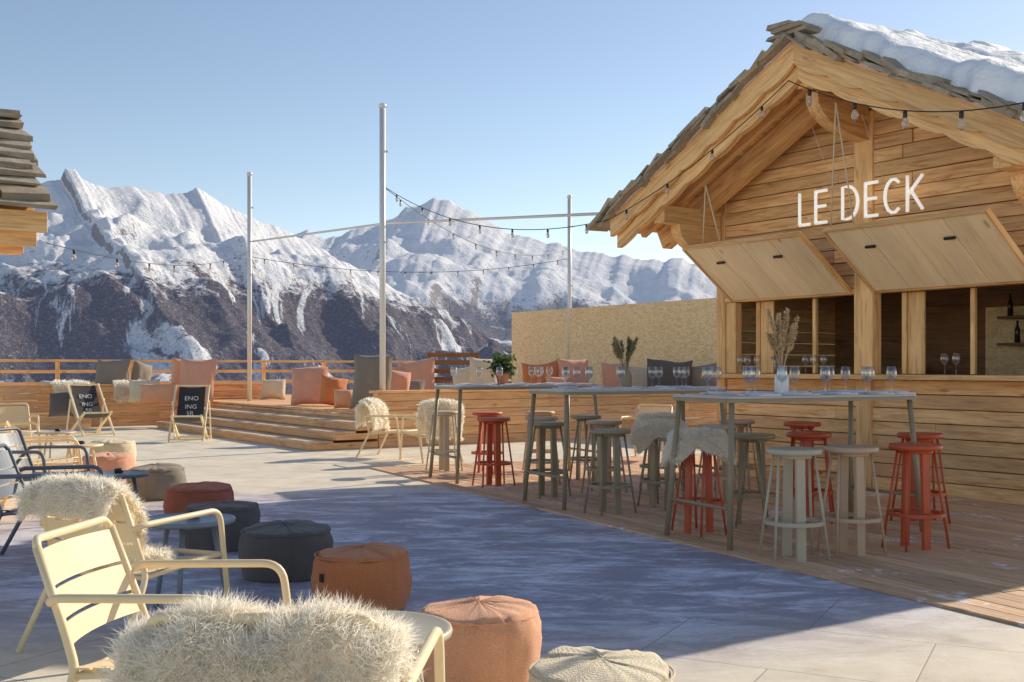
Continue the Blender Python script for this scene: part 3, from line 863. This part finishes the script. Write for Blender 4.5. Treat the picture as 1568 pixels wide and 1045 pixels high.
# ------------------------------------------------------------ deck chairs
def deckchair(loc,face):
    rz=math.atan2(face[1],face[0])+math.pi/2
    E=empty('folding_deck_chair',(loc[0],loc[1],0),rz)
    mb=MB()
    for s in (-1,1):
        mb.beam((s*.29,-.48,.02),(s*.29,.42,.98),.03,.045); mb.beam((s*.25,.50,.0),(s*.25,-.42,.46),.03,.045)
        mb.beam((s*.32,.42,.0),(s*.32,.16,.70),.022,.04)
    for y,z,w in ((.42,.97,.64),(-.42,.45,.54),(-.45,.05,.6),(.46,.04,.66),(.44,.05,.55)): mb.beam((-w/2,y,z),(w/2,y,z),.035,.03)
    mb.obj('frame',[W_PALE],E,bevel=.003)
    mb=MB(); vs=[];fs=[];n=24
    for i in range(n+1):
        t=i/n; y=.41-.82*t; z=.96-.52*t-.26*math.sin(math.pi*t)**1.1*(1+.2*t)
        for k in range(7): x=-.23+.46*k/6; vs.append((x,y,z-.02*(1-(x/.23)**2)))
    for i in range(n):
        for k in range(6): a=i*7+k; fs.append((a,a+1,a+8,a+7))
    mb.add(vs,fs,0,None,True); mb.obj('canvas',[F_SLING],E)
    for t,txt in ((.17,'ENO'),(.29,'ING'),(.41,'SR')):
        cu=bpy.data.curves.new('txt','FONT'); cu.body=txt; cu.size=.12; cu.align_x='CENTER'; cu.extrude=.002
        o=bpy.data.objects.new('canvas_lettering',cu); col.objects.link(o); cu.materials.append(M_WHITE); o.parent=E
        y=.41-.82*t; z=.96-.52*t-.26*math.sin(math.pi*t)**1.1*(1+.2*t)
        o.location=(0,y-.02,z+.012-.045); o.rotation_euler=(math.radians(62),0,0)
deckchair((-5.75,19.8),(.15,-1)); deckchair((-8.05,21.2),(.75,-.9))

# ------------------------------------------------------------ cushions
def pillowmesh(mb,w,h,t,seed,mi=0,n=18):
    for side in (1,-1):
        vs=[];fs=[]
        for i in range(n+1):
            for j in range(n+1):
                u=2*i/n-1; v=2*j/n-1
                pinch=1-.07*(1-u*u)*abs(v)**3; pinch2=1-.07*(1-v*v)*abs(u)**3
                x=u*w/2*pinch2; z=v*h/2*pinch
                th=t/2*((1-abs(u)**3.2)*(1-abs(v)**3.2))**.55
                th*=1+.25*noise.noise(Vector((x*6,z*6,seed+side)))
                vs.append((x+.02*noise.noise(Vector((z*3,seed,1))),side*-th,z+h/2+ .04*noise.noise(Vector((x*2.5,z*2,seed)))))
        for i in range(n):
            for j in range(n):
                a=i*(n+1)+j; f=(a,a+n+1,a+n+2,a+1); fs.append(f if side>0 else f[::-1])
        mb.add(vs,fs,mi,None,True)
def cushion(x,y,z,w,h,m,t=.28,face=(0,-1),tilt=-14):
    mb=MB(); pillowmesh(mb,w,h,t,R(0,99))
    o=mb.obj('cushion',[m]); o.location=(x,y,z); o.rotation_mode='ZYX'
    o.rotation_euler=(math.radians(tilt),R(-.08,.08),math.atan2(face[1],face[0])+math.pi/2)
z0=.55
cushion(-9.15,25.2,z0,.9,.98,F_GREY,face=(-.3,-1)); cushion(-8.6,25.5,z0,.55,.9,F_GREY,face=(1,-.5))
cushion(-6.95,24.3,z0,.85,.98,F_ROSE,face=(-.1,-1)); cushion(-7.2,24.8,z0,.9,.98,F_PINK,face=(.3,-1)); cushion(-7.7,24.1,z0,.8,.42,F_PINK,.3)
cushion(-8.1,24.4,z0,.7,.5,F_BEIGE,.3); cushion(-9.9,24.2,z0,.9,.45,F_BEIGE,.3); cushion(-5.6,26.,z0,.6,.5,F_BEIGE)
cushion(-4.05,22.2,z0,.76,.80,F_ROSE,.3,(.0,-1)); cushion(-3.5,21.6,z0,.55,.6,F_ORANGE,.35,(.5,-1)); cushion(-3.05,20.2,z0,.4,.35,F_PINK,.3)
cushion(-2.50,19.5,z0,.72,1.02,F_GREY,.3,(-.1,-1)); cushion(-2.15,20.4,z0,.5,.72,F_ROSE,.3,(.3,-1)); cushion(-1.95,21.2,z0,.5,.55,F_GREY,.3)
cushion(-1.95,23.,z0,.8,.95,F_ROSE,.3,(-.2,-1)); cushion(-2.4,23.,z0,.7,.8,F_PINK,.3)
cushion(-.55,22,z0,.62,.98,F_BEIGE,.3,(.2,-1)); cushion(-.95,22.4,z0,.5,.8,F_BEIGE,.3,(-.2,-1))
cushion(.62,23,z0,.8,.9,F_ORANGE,.3,(-.2,-1)); cushion(1.3,23,z0,.7,.98,F_ROSE,.3,(.3,-1)); cushion(.95,22.6,z0,.5,.6,F_PINK,.3)
cushion(2.2,23.2,z0,.6,.9,F_ROSE,.3,(.2,-1)); cushion(3.2,22.8,z0,.95,.95,F_DARK,.3,(-.1,-1)); cushion(3.95,22.9,z0,.8,.85,F_GREY,.3,(-.3,-1)); cushion(2.65,23.4,z0,.6,.8,F_BEIGE,.3)
cushion(-8.9,21.9,.335,.5,.5,F_DARK,.22)
mb=MB()
for z in (.9,1.08,1.26,1.42): mb.abox(-.55,.55,.0,.03,z+.1,z+.2)
for x in (-.5,.5): mb.abox(x-.03,x+.03,.035,.09,.55,1.62); mb.abox(x-.03,x+.03,-.5,-.44,.55,1.0)
for y in (-.48,-.34,-.2): mb.abox(-.55,.55,y,y+.1,.98,1.02)
mb.obj('slatted_bench',[W_DARK],loc=(-1.25,23.6,0),bevel=.003)
def skinon(loc,rz,seed):
    mb=MB(); f=polypath(fillet([(0,-.20,.55),(0,-.18,.95),(0,.2,.98),(0,.25,.7)],.06,4))
    def g(u,v):
        p=f(v); e=.75+.25*math.sin(math.pi*min(1,v*1.2+.15)); return ((u-.5)*e*(.8+.3*noise.noise(Vector((v*3,seed,0)))),p.y,p.z+.02*noise.noise(Vector((u*4,v*4,seed)))-.10*noise.noise(Vector((u*5,seed,0)))*(1-v))
    fursheet(mb,g,5000,.07,.009,seed=seed); mb.obj('sheepskin',[FUR],loc=loc,rz=rz)
skinon((-9.6,24.1,0),math.radians(34),41); skinon((-8.55,24.85,0),math.radians(34),42)

# ------------------------------------------------------------ string lights
BULB,nt,b=newmat('bulb_glass')
b.inputs['Base Color'].default_value=(.85,.80,.72,1); b.inputs['Roughness'].default_value=.08; b.inputs['Transmission Weight'].default_value=.75
def string(p0,p1,sag,nb,bs=1.,ph=.5,cw=.006):
    p0=Vector(p0);p1=Vector(p1); n=40; mb=MB()
    def at(t): p=p0.lerp(p1,t); p.z-=4*sag*t*(1-t); return p
    mb.tube([at(i/n) for i in range(n+1)],cw,5)
    for i in range(nb):
        p=at((i+ph)/nb); S=bs
        mb.lathe([(.012*S,-.065*S),(.02*S,-.06*S),(.02*S,-.01*S),(.012*S,0)],p,10)
        mb.lathe([(.006*S,-.165*S),(.022*S,-.155*S),(.033*S,-.13*S),(.034*S,-.11*S),(.024*S,-.08*S),(.014*S,-.06*S)],p,12,1)
    mb.obj('string_lights',[M_BLACK,BULB])
H_m=Matrix.Translation((3.80,11.95,0))@Matrix.Rotation(GR,4,'Z')
hw=lambda x,y,z:tuple(H_m@Vector((x,y,z)))
string((-2.1,18.3,4.28),hw(-2.9,-1.2,3.12),.35,7,.72); string(hw(-2.9,-1.2,3.12),hw(0,-1.2,4.22),.12,4,.75)
string(hw(0,-1.2,4.22),(4.75,7.4,3.55),.42,7,1.); string((-3.9,9.3,2.35),(-5.91,24.95,3.92),.25,9,.62,.5,.004)
string((-5.91,25,3.8),(1.45,28,4.05),.35,12,.7); string((-2.1,18.4,4.28),(1.45,27.95,4.3),.55,9,.7)

# ------------------------------------------------------------ mountains
def mtnmat(name,snowline,haze,hz,rockamt=.5,scale=1.,hc=(.42,.50,.78)):
    m,nt,b=newmat(name); g=nd(nt,'ShaderNodeNewGeometry')
    pos=vmath(nt,'MULTIPLY',g.outputs['Position'],(.001/scale,.001/scale,.001/scale))
    sep=nd(nt,'ShaderNodeSeparateXYZ'); nt.links.new(g.outputs['Position'],sep.inputs[0])
    sn=nd(nt,'ShaderNodeSeparateXYZ'); nt.links.new(g.outputs['Normal'],sn.inputs[0])
    at=nd(nt,'ShaderNodeAttribute',attribute_name='grain')
    n1=noise_(nt,pos,2.5,7,.65); n2=noise_(nt,pos,14,7,.7); n3=noise_(nt,pos,60,5,.7); nf=noise_(nt,pos,170,3,.8)
    lines=noise_(nt,vmath(nt,'MULTIPLY',at.outputs['Vector'],(15.,2.6,1.)),1.,5,.55,.8)
    lines2=noise_(nt,vmath(nt,'MULTIPLY',at.outputs['Vector'],(60.,16,1.)),1.,6,.7,.8)
    z=math_(nt,'ADD',sep.outputs[2],math_(nt,'MULTIPLY',math_(nt,'SUBTRACT',n1,.5),450.*scale))
    z=math_(nt,'ADD',z,math_(nt,'MULTIPLY',math_(nt,'SUBTRACT',n2,.5),420.*scale))
    z=math_(nt,'ADD',z,math_(nt,'MULTIPLY',math_(nt,'SUBTRACT',n3,.5),340.*scale))
    zz=math_(nt,'DIVIDE',math_(nt,'SUBTRACT',z,snowline-45.*scale),90.*scale,True)
    fa=math_(nt,'ADD',math_(nt,'MULTIPLY',n3,.35),math_(nt,'MULTIPLY',nf,.65))
    forest=ramp(nt,fa,[(.40,(.04,.034,.042)),(.51,(.105,.085,.09)),(.58,(.20,.165,.17)),(.66,(.72,.70,.74))]).outputs[0]
    cl=math_(nt,'ADD',math_(nt,'MULTIPLY',lines,.60),math_(nt,'MULTIPLY',lines2,.40))
    cl=ramp(nt,cl,[(.53,0.),(.56,1.)]).outputs[0]
    cl=math_(nt,'MULTIPLY',cl,ramp(nt,fa,[(.40,.25),(.50,1.)]).outputs[0])
    low=mixc(nt,cl,forest,(.92,.92,.93))
    rk=math_(nt,'ADD',math_(nt,'MULTIPLY',n2,.5),math_(nt,'MULTIPLY',n3,.5))
    steep=math_(nt,'SUBTRACT',1.,sn.outputs[2])
    rk=math_(nt,'ADD',rk,math_(nt,'MULTIPLY',math_(nt,'SUBTRACT',steep,.25),rockamt))
    rkm=ramp(nt,rk,[(.60,0.),(.65,.9)]).outputs[0]
    rock=mixc(nt,n3,(.16,.13,.12),(.38,.31,.27))
    high=mixc(nt,rkm,(.97,.96,.96),rock)
    c=mixc(nt,zz,low,high)
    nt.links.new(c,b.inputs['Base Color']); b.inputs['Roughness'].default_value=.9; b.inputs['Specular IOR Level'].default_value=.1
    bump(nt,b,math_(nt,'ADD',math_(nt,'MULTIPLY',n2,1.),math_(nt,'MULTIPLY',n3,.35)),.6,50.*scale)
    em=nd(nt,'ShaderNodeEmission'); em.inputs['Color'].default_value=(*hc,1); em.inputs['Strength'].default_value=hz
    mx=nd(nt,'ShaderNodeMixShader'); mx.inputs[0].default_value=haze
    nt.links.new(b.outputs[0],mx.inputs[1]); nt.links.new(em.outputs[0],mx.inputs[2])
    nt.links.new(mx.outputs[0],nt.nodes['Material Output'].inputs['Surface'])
    return m
def ridge(name,crest,foot,nu,nv,amp,jag,seed,m,zf=-900,fu=7.,pw=.9):
    xs=np.array([c[0] for c in crest]);ys=np.array([c[1] for c in crest]);zs=np.array([c[2] for c in crest])
    cum=np.concatenate([[0],np.cumsum(np.hypot(np.diff(xs),np.diff(ys)))]); cum/=cum[-1]
    vs=[];gs=[];fs=[]; back=8
    for i in range(nu+1):
        u=i/nu; cx=np.interp(u,cum,xs);cy=np.interp(u,cum,ys);cz=np.interp(u,cum,zs)
        cz+=jag*(noise.fractal(Vector((u*60,seed,0)),1.,2.,5)*.9)
        fx,fy=foot(u,cx,cy)
        for j in range(-back,nv+1):
            v=j/nv
            if v<0:
                k=-v; x=cx+(cx-fx)*k*1.2; y=cy+(cy-fy)*k*1.2; z=cz-(cz-zf)*k*1.6
            else:
                x=cx+(fx-cx)*v; y=cy+(fy-cy)*v; z=cz+(zf-cz)*(v**pw)
            w=min(1,abs(v)*5)
            uu=u+.11*noise.noise(Vector((u*4,v*3.5,seed)))+.03*noise.noise(Vector((u*13,v*9,seed)))
            sp=noise.ridged_multi_fractal(Vector((uu*fu,v*2.2,seed)),1.1,2.0,3,1.,1.6)-1.0
            f2=noise.fractal(Vector((x,y,z))/ (amp*4.),1.,2.,6)
            z+=w*(amp*.38*sp+amp*.75*f2)
            vs.append((x,y,z)); gs.append((u+.25*v+.06*noise.noise(Vector((u*6,v*5,seed+3))),v,seed))
    m_=nv+back+1
    for i in range(nu):
        for j in range(m_-1):
            a=i*m_+j; fs.append((a,a+1,a+m_+1,a+m_))
    mb=MB(); mb.add(vs,fs,0,gs,True); return mb.obj(name,[m])
def cp(px,py,D): return ((px-784)/1700*D,D,1.31+(562-py)/1700*D)
c1=[(-330,330,4600),(-200,300,4800),(-60,305,5000),(20,292,5100),(70,280,5200),(92,274,5230),(99,258,5240),(116,259,5250),(126,274,5260),(160,287,5350),(205,284,5450),(250,297,5550),(285,296,5620),(300,287,5650),(318,298,5700),(350,318,5800),(400,338,5950),(440,353,6050),(480,374,6200),(520,398,6300),(560,414,6400),(600,440,6500),(650,470,6600),(700,500,6700),(745,522,6800),(790,548,6900),(860,590,7000)]
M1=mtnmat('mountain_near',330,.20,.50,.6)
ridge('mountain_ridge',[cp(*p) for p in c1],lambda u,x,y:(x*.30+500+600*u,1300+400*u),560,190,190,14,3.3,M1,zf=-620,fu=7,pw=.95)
c2=[(250,440,11000),(380,395,11000),(430,364,11000),(470,354,11000),(500,366,11000),(540,351,11100),(580,346,11200),(620,320,11200),(650,312,11200),(668,302,11200),(690,308,11200),(720,322,11200),(760,347,11200),(800,362,11100),(850,373,11000),(900,386,10900),(960,393,10800),(1000,398,10700),(1040,396,10600),(1090,412,10500),(1180,445,10400),(1300,470,10300),(1500,470,10200),(1900,440,10000)]
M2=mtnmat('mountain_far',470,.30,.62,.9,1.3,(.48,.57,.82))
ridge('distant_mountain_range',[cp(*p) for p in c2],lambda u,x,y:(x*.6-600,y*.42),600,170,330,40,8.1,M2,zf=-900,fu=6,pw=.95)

# ------------------------------------------------------------ light, sky, camera
az=math.radians(48); el=math.radians(27.5)
sdir=Vector((math.sin(az)*math.cos(el),math.cos(az)*math.cos(el),math.sin(el)))
su=bpy.data.lights.new('sun','SUN'); su.energy=5; su.angle=math.radians(.5); su.color=(1,.89,.72)
so=bpy.data.objects.new('sun',su); col.objects.link(so); so.rotation_euler=(-sdir).to_track_quat('-Z','Y').to_euler()
w=bpy.data.worlds.new('World'); sc.world=w; w.use_nodes=True; nt=w.node_tree
sky=nt.nodes.new('ShaderNodeTexSky'); sky.sky_type='NISHITA'; sky.sun_disc=False; sky.sun_elevation=el; sky.sun_rotation=az
sky.altitude=1500; sky.air_density=1.0; sky.dust_density=.55; sky.ozone_density=1.4
tint=mixc(nt,1.,sky.outputs[0],(1.20,1.07,.96),'MULTIPLY')
nt.links.new(tint,nt.nodes['Background'].inputs[0]); nt.nodes['Background'].inputs[1].default_value=.15
cd=bpy.data.cameras.new('camera'); cd.lens=39.03; cd.sensor_width=36; cd.shift_y=.0255; cd.clip_end=60000; cd.clip_start=.05
co=bpy.data.objects.new('camera',cd); col.objects.link(co); co.location=(0,0,1.31); co.rotation_euler=(math.pi/2,0,0); sc.camera=co
sc.view_settings.view_transform='Standard'; sc.view_settings.look='None'; sc.view_settings.exposure=0
